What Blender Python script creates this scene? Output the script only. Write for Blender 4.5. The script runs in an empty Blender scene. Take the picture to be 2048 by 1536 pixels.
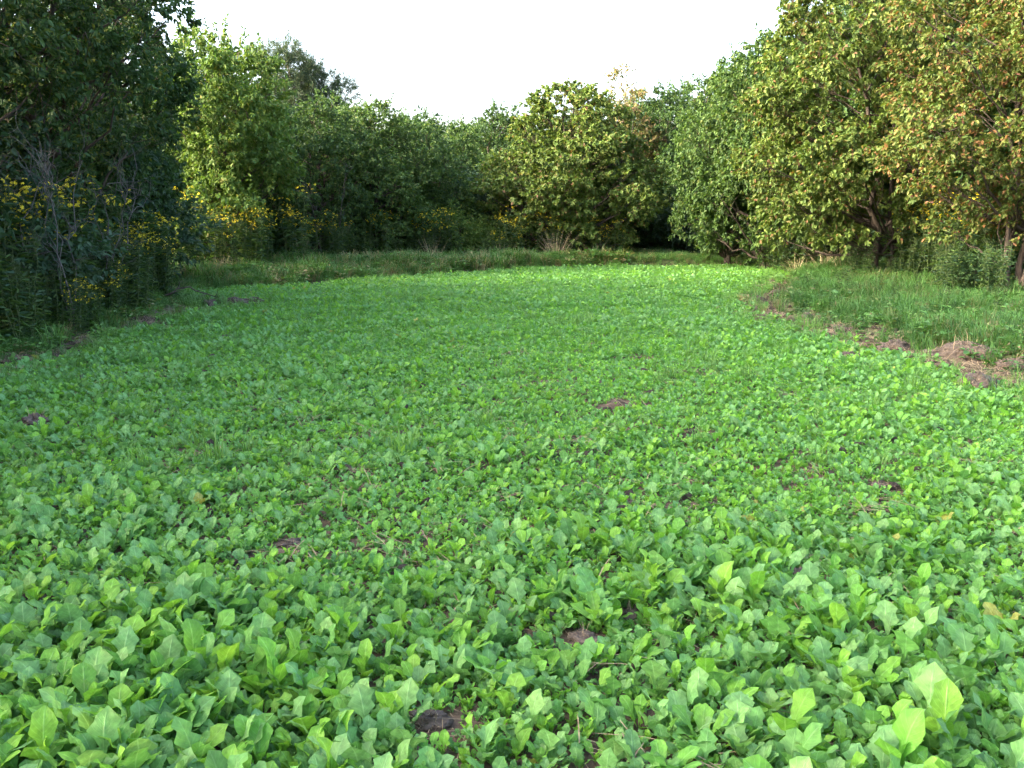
import bpy, math, random
import numpy as np
from mathutils import Vector

sc = bpy.context.scene
COL = sc.collection
R = math.radians

# ------------------------------------------------------------------ camera
CAM_H, PITCH, F = 1.6, R(9.9), 2000.0 / 2048.0
cam_d = bpy.data.cameras.new('camera')
cam = bpy.data.objects.new('camera', cam_d)
COL.objects.link(cam)
cam_d.sensor_width = 36.0
cam_d.lens = 36.0 * F
cam_d.clip_start = 0.05
cam_d.clip_end = 3000
cam.location = (0, 0, CAM_H)
cam.rotation_euler = (R(90) - PITCH, 0, 0)
sc.camera = cam

# ------------------------------------------------------------------ sky, sun, exposure
SUN_EL = R(24)
SUN_AZ = math.atan2(-0.95, -0.28)            # towards the sun: left and a little behind the camera
sun_dir = Vector((math.sin(SUN_AZ) * math.cos(SUN_EL), math.cos(SUN_AZ) * math.cos(SUN_EL), math.sin(SUN_EL)))
world = bpy.data.worlds.new('World')
sc.world = world
world.use_nodes = True
wn = world.node_tree
bg = wn.nodes['Background']
sky = wn.nodes.new('ShaderNodeTexSky')
sky.sky_type = 'NISHITA'
sky.sun_disc = False
sky.sun_elevation = SUN_EL
sky.sun_rotation = SUN_AZ
sky.air_density = 0.8
sky.dust_density = 6.0
sky.ozone_density = 0.3
wn.links.new(sky.outputs[0], bg.inputs[0])
bg.inputs[1].default_value = 0.15
sun_l = bpy.data.lights.new('sun', 'SUN')
sun_l.energy = 0.85
sun_l.angle = R(10.0)
sun_l.color = (1.0, 0.88, 0.70)
sun = bpy.data.objects.new('sun', sun_l)
COL.objects.link(sun)
sun.location = (-20, -10, 20)
sun.rotation_euler = sun_dir.to_track_quat('Z', 'Y').to_euler()
vs = sc.view_settings
vs.view_transform = 'Standard'
vs.look = 'None'
vs.exposure = 3.45
vs.gamma = 1.0
vs.use_curve_mapping = False
sc.render.engine = 'CYCLES'
cy = sc.cycles
cy.use_denoising = True
cy.use_adaptive_sampling = True
cy.adaptive_threshold = 0.02
cy.max_bounces = 5
cy.diffuse_bounces = 4
cy.glossy_bounces = 1
cy.transmission_bounces = 4
cy.transparent_max_bounces = 4

# ------------------------------------------------------------------ placing helpers
def X(px, Y, z=0.3):
    """world x at forward distance Y for a column of the photograph (2048 wide)"""
    return (px - 1024) / 2000.0 * (Y * math.cos(PITCH) + (CAM_H - z) * math.sin(PITCH))

def top(Y, row):
    """height that a thing at distance Y needs to reach a row of the photograph"""
    return CAM_H + Y * math.tan(math.atan((768 - row) / 2000.0) - PITCH)

RB = ([-6, 0, 6, 9.4, 10.9, 11.5, 13.1, 14.6, 16.5, 17.9, 20.8, 23.9, 28, 30],
      [5.6, 5.4, 5.1, 4.9, 4.8, 4.55, 4.4, 4.2, 4.25, 4.5, 5.5, 6.8, 7.5, 7.6])
LB = ([-6, 0, 6, 10.2, 11.9, 14.6, 16.8, 17.6, 18.6, 20.2, 21.0, 23.1, 25.3, 27, 28.2, 29],
      [-4.4, -4.6, -5.1, -5.3, -5.4, -5.3, -5.0, -5.9, -6.8, -6.7, -5.4, -3.8, -2.0, -0.3, 2.5, 7.5])
def edge_r(y): return np.interp(y, *RB)
def edge_l(y): return np.interp(y, *LB)
def wob(x, y):
    return 0.22 * np.sin(1.7 * x + 2.3 * y) + 0.15 * np.sin(3.1 * x - 4.1 * y + 1.0) + 0.10 * np.sin(7.3 * x + 6.1 * y)
def field_d(x, y):
    """signed distance-like value: positive inside the sown field"""
    return np.minimum(np.minimum(edge_r(y) - x, x - edge_l(y)), 29.0 - y)
def n2(x, y, s=1.0, o=0.0):
    x = x * s + o; y = y * s - o * 0.7
    return (np.sin(1.3 * x + 0.7 * y) + np.sin(-0.9 * x + 1.9 * y + 1.3) + np.sin(2.7 * x + 1.1 * y + 2.1) * 0.6
            + np.sin(-2.3 * x + 3.3 * y + 0.4) * 0.5 + np.sin(4.9 * x - 3.7 * y + 4.0) * 0.35) / 3.45
def H(x, y):
    x = np.asarray(x, float); y = np.asarray(y, float)
    d = field_d(x, y)
    rise = np.clip(-d / 1.2, 0, 1)
    rise = rise * rise * (3 - 2 * rise)
    near = np.exp(-np.clip(np.abs(y - 16) - 24, 0, None) / 12.0)
    h = 0.05 * n2(x, y, 0.35) + 0.035 * n2(x, y, 1.6, 3.0) + 0.02 * n2(x, y, 5.0, 7.0)
    return h * near + rise * (0.16 + 0.05 * n2(x, y, 1.1, 5.0)) * near
def Hf(x, y): return float(H(x, y))

# ------------------------------------------------------------------ object helpers
def tag(o, label=None, cat=None, group=None, kind=None):
    if label: o['label'] = label
    if cat: o['category'] = cat
    if group: o['group'] = group
    if kind: o['kind'] = kind
    return o
def empty(name, loc=(0, 0, 0), rz=0.0, s=1.0):
    o = bpy.data.objects.new(name, None)
    o.empty_display_size = 0.2
    o.location = loc
    o.rotation_euler = (0, 0, rz)
    o.scale = (s, s, s) if np.isscalar(s) else s
    COL.objects.link(o)
    return o
def mesh_obj(name, me, parent=None):
    o = bpy.data.objects.new(name, me)
    o.parent = parent
    COL.objects.link(o)
    return o
def build(name, V, faces, mat, col=None, uv=None, smooth=False):
    """mesh from numpy arrays; faces is an (n,k) array or a list of such"""
    me = bpy.data.meshes.new(name)
    if not isinstance(faces, list): faces = [faces]
    faces = [np.asarray(f, np.int32) for f in faces if len(f)]
    V = np.asarray(V, np.float32)
    me.vertices.add(len(V))
    me.vertices.foreach_set('co', V.ravel())
    loops = np.concatenate([f.ravel() for f in faces])
    tot = np.concatenate([np.full(len(f), f.shape[1], np.int32) for f in faces])
    start = np.concatenate([[0], np.cumsum(tot)[:-1]]).astype(np.int32)
    me.loops.add(len(loops))
    me.loops.foreach_set('vertex_index', loops)
    me.polygons.add(len(tot))
    me.polygons.foreach_set('loop_start', start)
    me.polygons.foreach_set('loop_total', tot)
    if smooth: me.polygons.foreach_set('use_smooth', np.ones(len(tot), bool))
    me.update(calc_edges=True)
    if col is not None:
        a = me.attributes.new('Col', 'FLOAT_COLOR', 'POINT')
        c = np.ones((len(V), 4), np.float32); c[:, :3] = col
        a.data.foreach_set('color', c.ravel())
    if uv is not None:
        l = me.uv_layers.new(name='UVMap')
        l.data.foreach_set('uv', np.asarray(uv, np.float32)[loops].ravel())
    me.materials.append(mat)
    return me
def norm(a): return a / np.maximum(np.linalg.norm(a, axis=-1, keepdims=True), 1e-9)

class Tubes:
    def __init__(s): s.V = []; s.Q = []; s.n = 0
    def add(s, P, rad, k=6):
        P = np.asarray(P, float); rad = np.asarray(rad, float)
        T = norm(np.gradient(P, axis=0))
        ref = np.array([0.31, 0.87, 0.11])
        A = norm(np.cross(T, ref)); B = np.cross(T, A)
        an = np.linspace(0, 2 * np.pi, k, endpoint=False)
        ring = P[:, None] + rad[:, None, None] * (np.cos(an)[None, :, None] * A[:, None] + np.sin(an)[None, :, None] * B[:, None])
        m = len(P)
        i = np.arange(m - 1)[:, None] * k; j = np.arange(k)[None]; j2 = (j + 1) % k
        q = np.stack([i + j, i + j2, i + k + j2, i + k + j], -1).reshape(-1, 4) + s.n
        s.V.append(ring.reshape(-1, 3)); s.Q.append(q); s.n += m * k
    def mesh(s, name, mat):
        return build(name, np.concatenate(s.V), np.concatenate(s.Q), mat, smooth=True)

def curve(a, b, rng, n=6, wig=0.08, sag=0.0, ctrl=None):
    a = np.asarray(a, float); b = np.asarray(b, float)
    t = np.linspace(0, 1, n)[:, None]
    if ctrl is None: P = a + (b - a) * t
    else: P = (1 - t) ** 2 * a + 2 * t * (1 - t) * np.asarray(ctrl, float) + t ** 2 * b
    L = np.linalg.norm(b - a)
    w = rng.normal(0, wig * L, (n, 3)); w[0] = 0; w[-1] = 0
    P = P + w
    P[:, 2] -= sag * L * (4 * t * (1 - t))[:, 0]
    return P

# ------------------------------------------------------------------ materials
def new_mat(name):
    m = bpy.data.materials.new(name); m.use_nodes = True
    nt = m.node_tree
    for n in list(nt.nodes): nt.nodes.remove(n)
    return m, nt, nt.nodes.new('ShaderNodeOutputMaterial')
def leaf_mat(name, src='Col', typ='GEOMETRY', rough=0.5, trans=0.3, spec=0.35, veins=False, tr_gain=(1.25, 1.3, 0.55)):
    m, nt, out = new_mat(name); N = nt.nodes; L = nt.links
    at = N.new('ShaderNodeAttribute'); at.attribute_name = src; at.attribute_type = typ
    col = at.outputs['Color']
    bump = None
    if veins:
        noi = N.new('ShaderNodeTexNoise'); noi.inputs['Scale'].default_value = 40.0; noi.inputs['Detail'].default_value = 1.0
        tc = N.new('ShaderNodeTexCoord'); L.new(tc.outputs['Object'], noi.inputs['Vector'])
        hs = N.new('ShaderNodeHueSaturation'); L.new(col, hs.inputs['Color'])
        mr = N.new('ShaderNodeMapRange'); L.new(noi.outputs[0], mr.inputs[0])
        mr.inputs[1].default_value = 0.3; mr.inputs[2].default_value = 0.7; mr.inputs[3].default_value = 0.82; mr.inputs[4].default_value = 1.18
        L.new(mr.outputs[0], hs.inputs['Value'])
        col = hs.outputs[0]
        uv = N.new('ShaderNodeUVMap'); sep = N.new('ShaderNodeSeparateXYZ'); L.new(uv.outputs[0], sep.inputs[0])
        def M(op, a, b=None):
            n = N.new('ShaderNodeMath'); n.operation = op
            for k, v in enumerate((a, b)):
                if v is None: continue
                if isinstance(v, (int, float)): n.inputs[k].default_value = v
                else: L.new(v, n.inputs[k])
            return n.outputs[0]
        av = M('ABSOLUTE', sep.outputs[1])
        mid = M('SUBTRACT', 1.0, M('SMOOTH_MIN', M('DIVIDE', av, 0.09), 1.0)) if False else M('MAXIMUM', M('SUBTRACT', 1.0, M('DIVIDE', av, 0.10)), 0.0)
        ph = M('SUBTRACT', M('MULTIPLY', sep.outputs[0], 7.0), M('MULTIPLY', av, 2.2))
        fr = M('ABSOLUTE', M('SUBTRACT', M('FRACT', ph), 0.5))
        side = M('MAXIMUM', M('SUBTRACT', 1.0, M('DIVIDE', fr, 0.10)), 0.0)
        v = M('MAXIMUM', mid, M('MULTIPLY', side, 0.45))
        mx = N.new('ShaderNodeMix'); mx.data_type = 'RGBA'
        L.new(M('MULTIPLY', v, 0.55), mx.inputs[0]); L.new(col, mx.inputs[6])
        g2 = N.new('ShaderNodeHueSaturation'); L.new(col, g2.inputs['Color']); g2.inputs['Value'].default_value = 1.7; g2.inputs['Saturation'].default_value = 0.8
        L.new(g2.outputs[0], mx.inputs[7]); col = mx.outputs[2]
        bp = N.new('ShaderNodeBump'); bp.inputs['Strength'].default_value = 0.5; bp.inputs['Distance'].default_value = 0.004
        n3 = N.new('ShaderNodeTexNoise'); n3.inputs['Scale'].default_value = 90.0; L.new(tc.outputs['Object'], n3.inputs['Vector'])
        L.new(M('SUBTRACT', n3.outputs[0], v), bp.inputs['Height']); bump = bp.outputs[0]
    pb = N.new('ShaderNodeBsdfPrincipled'); L.new(col, pb.inputs['Base Color'])
    pb.inputs['Roughness'].default_value = rough
    pb.inputs['Specular IOR Level'].default_value = spec
    tr = N.new('ShaderNodeBsdfTranslucent')
    tg = N.new('ShaderNodeMix'); tg.data_type = 'RGBA'; tg.blend_type = 'MULTIPLY'; tg.inputs[0].default_value = 1.0
    L.new(col, tg.inputs[6]); tg.inputs[7].default_value = (*tr_gain, 1)
    L.new(tg.outputs[2], tr.inputs['Color'])
    if bump: L.new(bump, pb.inputs['Normal'])
    ms = N.new('ShaderNodeMixShader'); ms.inputs[0].default_value = trans
    L.new(pb.outputs[0], ms.inputs[1]); L.new(tr.outputs[0], ms.inputs[2]); L.new(ms.outputs[0], out.inputs[0])
    return m
def rough_mat(name, c1, c2, scale=8.0, bump=0.4, dist=0.02, stretch=(1, 1, 1), rough=0.9):
    m, nt, out = new_mat(name); N = nt.nodes; L = nt.links
    tc = N.new('ShaderNodeTexCoord'); mp = N.new('ShaderNodeMapping'); mp.inputs['Scale'].default_value = stretch
    L.new(tc.outputs['Object'], mp.inputs[0])
    no = N.new('ShaderNodeTexNoise'); no.inputs['Scale'].default_value = scale; no.inputs['Detail'].default_value = 6
    L.new(mp.outputs[0], no.inputs['Vector'])
    cr = N.new('ShaderNodeValToRGB'); cr.color_ramp.elements[0].position = 0.3; cr.color_ramp.elements[1].position = 0.7
    cr.color_ramp.elements[0].color = (*c1, 1); cr.color_ramp.elements[1].color = (*c2, 1)
    L.new(no.outputs[0], cr.inputs[0])
    pb = N.new('ShaderNodeBsdfPrincipled'); pb.inputs['Roughness'].default_value = rough; pb.inputs['Specular IOR Level'].default_value = 0.2
    L.new(cr.outputs[0], pb.inputs['Base Color'])
    bp = N.new('ShaderNodeBump'); bp.inputs['Strength'].default_value = bump; bp.inputs['Distance'].default_value = dist
    L.new(no.outputs[0], bp.inputs['Height']); L.new(bp.outputs[0], pb.inputs['Normal'])
    L.new(pb.outputs[0], out.inputs[0])
    return m
M_LEAF = leaf_mat('tree_leaf', rough=0.55, trans=0.30, spec=0.2)
M_CROP = leaf_mat('crop_leaf', 'tint', 'INSTANCER', rough=0.5, trans=0.44, spec=0.28, veins=True, tr_gain=(1.25, 1.2, 0.7))
M_GRASS = leaf_mat('grass_blade', 'tint', 'INSTANCER', rough=0.55, trans=0.3)
M_PETAL = leaf_mat('petal', rough=0.6, trans=0.35, tr_gain=(1.0, 1.05, 0.6))
M_BARK = rough_mat('bark', (0.025, 0.019, 0.015), (0.085, 0.068, 0.054), 14, 0.8, 0.02, (1, 1, 0.25))
M_PALEBARK = rough_mat('pale_bark', (0.05, 0.042, 0.034), (0.145, 0.125, 0.10), 14, 0.6, 0.01, (1, 1, 0.3))
M_DEAD = rough_mat('dead_wood', (0.05, 0.046, 0.042), (0.13, 0.12, 0.11), 20, 0.4, 0.004)
M_STEM = rough_mat('weed_stem', (0.05, 0.09, 0.03), (0.10, 0.12, 0.05), 20, 0.2, 0.004)
M_STRAW = rough_mat('straw', (0.16, 0.115, 0.07), (0.33, 0.26, 0.155), 30, 0.1, 0.002)
M_HAY = rough_mat('dry_grass', (0.24, 0.19, 0.11), (0.42, 0.35, 0.22), 30, 0.1, 0.002)
M_CLOD = rough_mat('clod_soil', (0.045, 0.035, 0.028), (0.128, 0.102, 0.08), 30, 1.0, 0.05)

# ------------------------------------------------------------------ ground, one sheet to the horizon
def ground():
    def axis(lo, hi, step, far):
        a = np.arange(lo, hi + 1e-6, step)
        g = np.geomspace(1.0, far, 22)
        return np.concatenate([lo - g[::-1], a, hi + g])
    xs = axis(-14, 14, 0.14, 900); ys = axis(-4, 44, 0.16, 900)
    gx, gy = np.meshgrid(xs, ys)
    z = H(gx, gy)
    d = field_d(gx, gy)
    V = np.stack([gx, gy, z], -1).reshape(-1, 3)
    nx, ny = len(xs), len(ys)
    i = np.arange(ny - 1)[:, None] * nx + np.arange(nx - 1)[None]
    Q = np.stack([i, i + 1, i + nx + 1, i + nx], -1).reshape(-1, 4)
    m, nt, out = new_mat('ground'); N = nt.nodes; L = nt.links
    at = N.new('ShaderNodeAttribute'); at.attribute_name = 'Col'
    tc = N.new('ShaderNodeTexCoord')
    no = N.new('ShaderNodeTexNoise'); no.inputs['Scale'].default_value = 9.0; no.inputs['Detail'].default_value = 9; no.inputs['Roughness'].default_value = 0.78
    L.new(tc.outputs['Object'], no.inputs['Vector'])
    soil = N.new('ShaderNodeValToRGB')
    for e, (p, c) in zip(soil.color_ramp.elements, ((0.3, (0.048, 0.033, 0.022, 1)), (0.72, (0.165, 0.118, 0.08, 1)))): e.position = p; e.color = c
    L.new(no.outputs[0], soil.inputs[0])
    turf = N.new('ShaderNodeValToRGB')
    for e, (p, c) in zip(turf.color_ramp.elements, ((0.3, (0.035, 0.05, 0.018, 1)), (0.7, (0.09, 0.11, 0.04, 1)))): e.position = p; e.color = c
    L.new(no.outputs[0], turf.inputs[0])
    mx = N.new('ShaderNodeMix'); mx.data_type = 'RGBA'
    L.new(at.outputs['Fac'], mx.inputs[0]); L.new(turf.outputs[0], mx.inputs[6]); L.new(soil.outputs[0], mx.inputs[7])
    pb = N.new('ShaderNodeBsdfPrincipled'); pb.inputs['Roughness'].default_value = 0.95; pb.inputs['Specular IOR Level'].default_value = 0.15
    L.new(mx.outputs[2], pb.inputs['Base Color'])
    bp = N.new('ShaderNodeBump'); bp.inputs['Strength'].default_value = 0.8; bp.inputs['Distance'].default_value = 0.05
    L.new(no.outputs[0], bp.inputs['Height']); L.new(bp.outputs[0], pb.inputs['Normal'])
    L.new(pb.outputs[0], out.inputs[0])
    soilmask = np.clip((d + 0.25 + wob(gx, gy)) / 0.3, 0, 1).reshape(-1, 1)
    me = build('ground', V, Q, m, col=np.repeat(soilmask, 3, 1), smooth=True)
    o = mesh_obj('ground', me)
    tag(o, 'brown tilled soil of the field running on under grass and woodland', kind='structure')
ground()

# ------------------------------------------------------------------ trees and shrubs
def leaves(B, U, rng, ln, wd, pal, cid, fold=0.22, up=0.7, cvar=0.14, quadbend=0.12):
    """folded six-corner leaves; B bases, U directions"""
    n = len(B)
    U = norm(U)
    Nn = rng.normal(0, 0.55, (n, 3)); Nn[:, 2] += up
    Nn = norm(Nn - (Nn * U).sum(1, keepdims=True) * U)
    W = np.cross(Nn, U)
    l = (ln * rng.uniform(0.65, 1.25, n))[:, None]; w = l * wd * rng.uniform(0.8, 1.2, (n, 1))
    f = fold * w
    P = np.stack([B,
                  B + U * l * .30 + W * w * .5 + Nn * f,
                  B + U * l * .68 + W * w * .40 + Nn * (f * .7 - quadbend * l * .4),
                  B + U * l - Nn * quadbend * l,
                  B + U * l * .68 - W * w * .40 + Nn * (f * .7 - quadbend * l * .4),
                  B + U * l * .30 - W * w * .5 + Nn * f], 1).reshape(-1, 3)
    b = np.arange(n)[:, None] * 6
    Q = np.concatenate([b + np.array([[0, 1, 2, 3]]), b + np.array([[0, 3, 4, 5]])])
    cols = np.array([p[0] for p in pal]); wt = np.array([p[1] for p in pal], float)
    nc = int(cid.max()) + 1
    pick = rng.choice(len(pal), n, p=wt / wt.sum())
    c = cols[pick] * .86 * rng.uniform(1 - cvar, 1 + cvar, (n, 1)) * rng.uniform(0.86, 1.14, nc)[cid][:, None]
    return P, Q, np.repeat(c, 6, 0)

def sphere_pts(rng, n):
    return norm(rng.normal(0, 1, (n, 3)))

def tree_meshes(name, seed, Ht, R0, z0, prof, nlobe=26, lobe_r=0.34, ntw=1500, nlf=14, leaf=0.13, wd=0.55, pal=None,
                stems=((0, 0, 0.12),), droop=0.45, shoot=0.32, sprig=0.12, bark=None, inner=0.3, up=0.7, squash=0.75, low=0.0, off=(0, 0), spread=.55):
    rng = np.random.default_rng(seed)
    bark = bark or M_BARK
    pt = np.array([p[0] for p in prof]); pf = np.array([p[1] for p in prof])
    stemP = []
    T = Tubes()
    for sx, sy, r in stems:
        tip = np.array([off[0] + sx * 2.2 + rng.normal(0, .12), off[1] + sy * 2.2 + rng.normal(0, .12), z0 + (Ht - z0) * rng.uniform(.72, .88)])
        P = curve((sx * spread, sy * spread, -0.12), tip, rng, 11, 0.012, ctrl=(sx * 1.6, sy * 1.6, tip[2] * .45))
        rr = r * np.linspace(1, 0.12, 11) ** 0.8; rr[0] *= 1.35
        T.add(P, rr, 9); stemP.append((P, rr))
    # lobes of foliage on the crown envelope and inside it
    t = (np.arange(nlobe) + rng.uniform(0, 1, nlobe)) / nlobe
    grid = np.linspace(0, 1, 64); cdf = np.cumsum(np.interp(grid, pt, pf) + .08); cdf /= cdf[-1]
    t = np.interp(t, cdf, grid)
    f = np.interp(t, pt, pf)
    ph = np.arange(nlobe) * 2.39996 + rng.normal(0, .45, nlobe)
    isin = rng.random(nlobe) < inner
    rho = np.where(isin, rng.uniform(.1, .45, nlobe), rng.uniform(.66, .92, nlobe))
    lr = R0 * lobe_r * rng.uniform(.7, 1.3, nlobe) * (.55 + .45 * f)
    C = np.stack([R0 * f * rho * np.cos(ph), R0 * f * rho * np.sin(ph), z0 + t * (Ht - z0)], 1)
    C[:, 2] = np.minimum(C[:, 2], Ht - lr * .55)
    C[:, 0] += off[0]; C[:, 1] += off[1]
    BR = Tubes()
    for k in range(nlobe):
        P, rr = stemP[rng.integers(len(stemP))]
        hz = np.clip(C[k, 2] - .65 * math.hypot(C[k, 0] - off[0], C[k, 1] - off[1]) - .15, z0 * .75, P[-1, 2] * .95)
        i = int(np.argmin(np.abs(P[:, 2] - hz)))
        r0 = max(rr[i] * .55, .012)
        mid = (P[i] + C[k]) / 2 + np.array([0, 0, -.08 * R0])
        Q = curve(P[i], C[k], rng, 7, .02, ctrl=mid)
        BR.add(Q, np.linspace(r0, .008, 7), 6)
        for _ in range(5):
            e = C[k] + sphere_pts(rng, 1)[0] * lr[k] * np.array([1, 1, squash])
            j = rng.integers(3, 7)
            BR.add(curve(Q[j], e, rng, 4, .05), np.linspace(.008, .003, 4), 3)
    wts = lr ** 2; wts /= wts.sum()
    lob = rng.choice(nlobe, ntw, p=wts)
    D = sphere_pts(rng, ntw)
    D[:, 2] = np.where((D[:, 2] < 0) & (rng.random(ntw) < .45), -D[:, 2], D[:, 2])
    rad = lr[lob] * rng.uniform(.25, 1, ntw) ** .5
    TP = C[lob] + D * rad[:, None] * np.array([1, 1, squash])
    out = (TP - np.array([off[0], off[1], 0])) * np.array([1, 1, 0]); out = norm(out)
    d = norm(D * .7 + out * .5 + np.array([0, 0, .25 - low]) + rng.normal(0, .25, (ntw, 3)))
    ls = shoot * rng.uniform(.6, 1.3, ntw)
    sp = (rng.random(ntw) < sprig) & (D[:, 2] > .25)
    d[sp] = norm(d[sp] * .6 + np.array([0, 0, 1.0])); ls[sp] *= 1.9
    n = ntw * nlf
    tw = np.repeat(np.arange(ntw), nlf)
    s = rng.uniform(0.05, 1, n)
    B = TP[tw] + d[tw] * (ls[tw] * s)[:, None] + rng.normal(0, leaf * .16, (n, 3))
    U = d[tw] * .6 + rng.normal(0, .48, (n, 3)) - np.array([0, 0, 1]) * droop
    B[:, 2] = np.maximum(B[:, 2], 0.12)
    P, Q, c = leaves(B, U, rng, leaf, wd, pal, lob[tw], up=up)
    P[:, 2] = np.maximum(P[:, 2], 0.03)
    cm = build(name + '_crown', P, Q, M_LEAF, col=c)
    return T.mesh(name + '_trunk', bark), BR.mesh(name + '_branches', bark), cm, Ht

def place_tree(meshes, name, x, y, label, cat='tree', group=None, rz=0.0, s=1.0, height=None):
    tm, bm, cm, Ht = meshes
    if height: s = height / Ht
    e = empty(name, (x, y, Hf(x, y)), rz, s)
    mesh_obj('trunk', tm, e); mesh_obj('branches', bm, e)
    c = mesh_obj('crown', cm, e); c['kind'] = 'stuff'
    tag(e, label, cat, group)
    return e

DOME = [(0, .72), (.15, .95), (.35, 1.0), (.55, .9), (.75, .66), (.9, .38), (1, .12)]
OVAL = [(0, .5), (.2, .9), (.45, 1.0), (.7, .85), (.9, .5), (1, .15)]
CONE = [(0, .8), (.2, 1.0), (.45, .82), (.7, .55), (.9, .25), (1, .06)]
BUSH = [(0, .75), (.3, 1.0), (.6, .9), (.85, .6), (1, .2)]
P_MAPLE = [((.105, .160, .032), 5), ((.080, .135, .030), 5), ((.14, .185, .04), 3), ((.17, .15, .05), .7), ((.15, .09, .045), .35)]
P_RUST = [((.110, .150, .032), 5), ((.080, .130, .030), 5), ((.16, .165, .045), 2.5), ((.21, .115, .045), 1.6), ((.14, .065, .04), .7)]
P_MID = [((.055, .108, .027), 5), ((.074, .132, .029), 4), ((.040, .082, .026), 3), ((.12, .15, .04), .7)]
P_FRESH = [((.10, .175, .033), 5), ((.13, .20, .04), 4), ((.07, .14, .03), 3), ((.19, .20, .05), .6)]
P_DARK = [((.042, .090, .030), 5), ((.055, .11, .034), 4), ((.034, .072, .028), 3), ((.10, .145, .03), .8)]
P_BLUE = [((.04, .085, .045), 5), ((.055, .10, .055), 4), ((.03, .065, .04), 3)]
P_PINE = [((.05, .085, .05), 5), ((.07, .105, .06), 4), ((.10, .11, .07), 1.5)]
P_TAN = [((.20, .16, .075), 5), ((.19, .135, .07), 3), ((.11, .13, .04), 4), ((.16, .17, .05), 3)]

T_MAPLE = tree_meshes('maple', 11, 5.2, 2.75, .4, DOME, 110, .21, 4300, 20, .105, .62, P_MAPLE, ((-.05, 0, .12), (.12, .05, .08)), droop=.75, shoot=.22, sprig=.06, squash=.6, inner=.3)
T_RIGHT = tree_meshes('right', 12, 7.4, 2.15, .75, [(0, .8), (.15, 1.0), (.42, 1.0), (.65, .78), (.85, .5), (1, .15)], 90, .23, 3500, 20, .10, .55, P_MAPLE + [((.20, .11, .05), .35)], ((0, 0, .08), (.28, .1, .06), (.45, .2, .05)), droop=.8, shoot=.22, sprig=.08, squash=.5, inner=.2, off=(-.72, .2), spread=1.0)
T_RUST = tree_meshes('rust', 13, 7.4, 2.55, 1.1, OVAL, 100, .22, 4500, 20, .085, .5, P_RUST, ((0, 0, .07), (.15, .12, .06), (-.2, .05, .04), (.3, -.12, .05), (-.08, .2, .045)), droop=.6, shoot=.22, sprig=.08, squash=.6, inner=.25, bark=M_BARK, spread=1.15)
T_LEFTA = tree_meshes('left_a', 14, 7.6, 1.35, .9, OVAL, 46, .34, 2100, 20, .085, .5, P_DARK, ((0, 0, .12), (.1, .1, .08)), droop=.6, shoot=.25, sprig=.1)
T_LEFTB = tree_meshes('left_b', 15, 7.0, 2.2, 1.9, OVAL, 60, .26, 2500, 20, .085, .46, P_DARK + [((.13, .15, .03), .9)], ((0, 0, .12), (.16, -.05, .08)), droop=.6, shoot=.25, sprig=.1, squash=.6)
T_FRESH = tree_meshes('fresh', 16, 5.4, 1.6, .5, [(0, .6), (.2, .85), (.5, 1), (.75, .95), (.92, .7), (1, .3)], 60, .25, 2600, 18, .10, .48, P_FRESH, ((0, 0, .08), (.1, .08, .06)), droop=.75, shoot=.28, sprig=.2, squash=.7)
T_GEN = [tree_meshes('gen_a', 21, 5.0, 1.9, .5, DOME, 46, .28, 1900, 20, .098, .5, P_MID, ((0, 0, .09), (.12, .1, .06)), droop=.6, shoot=.28, sprig=.14, squash=.65),
         tree_meshes('gen_b', 22, 5.4, 1.7, .6, CONE, 42, .30, 1700, 20, .098, .48, P_MID, ((0, 0, .09),), droop=.6, shoot=.28, sprig=.18, squash=.65),
         tree_meshes('gen_c', 23, 5.2, 1.9, .5, OVAL, 46, .28, 1900, 20, .098, .48, P_DARK + P_MID[:2], ((0, 0, .1), (-.12, .1, .07)), droop=.6, shoot=.28, sprig=.12, squash=.65)]
T_PINE = tree_meshes('pine', 24, 9.5, 1.9, 5.2, OVAL, 20, .34, 1000, 26, .20, .12, P_PINE, ((0, 0, .15),), droop=.0, shoot=.34, sprig=.3, inner=.3, squash=.8)
T_TAN = tree_meshes('tan', 25, 6.4, 1.15, .8, CONE, 26, .36, 900, 12, .12, .45, P_TAN, ((0, 0, .07), (.1, 0, .05)), droop=.6, sprig=.3, bark=M_PALEBARK)
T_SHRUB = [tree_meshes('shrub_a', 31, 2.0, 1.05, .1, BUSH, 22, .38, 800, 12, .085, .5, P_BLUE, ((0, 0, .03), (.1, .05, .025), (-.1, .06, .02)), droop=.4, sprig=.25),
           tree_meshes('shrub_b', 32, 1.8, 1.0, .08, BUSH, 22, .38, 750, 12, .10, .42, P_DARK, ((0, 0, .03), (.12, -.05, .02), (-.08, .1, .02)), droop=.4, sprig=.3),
           tree_meshes('shrub_c', 33, 1.25, .65, .08, BUSH, 16, .42, 480, 12, .085, .42, P_FRESH, ((0, 0, .02), (.1, .05, .015)), droop=.3, sprig=.4)]

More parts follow.
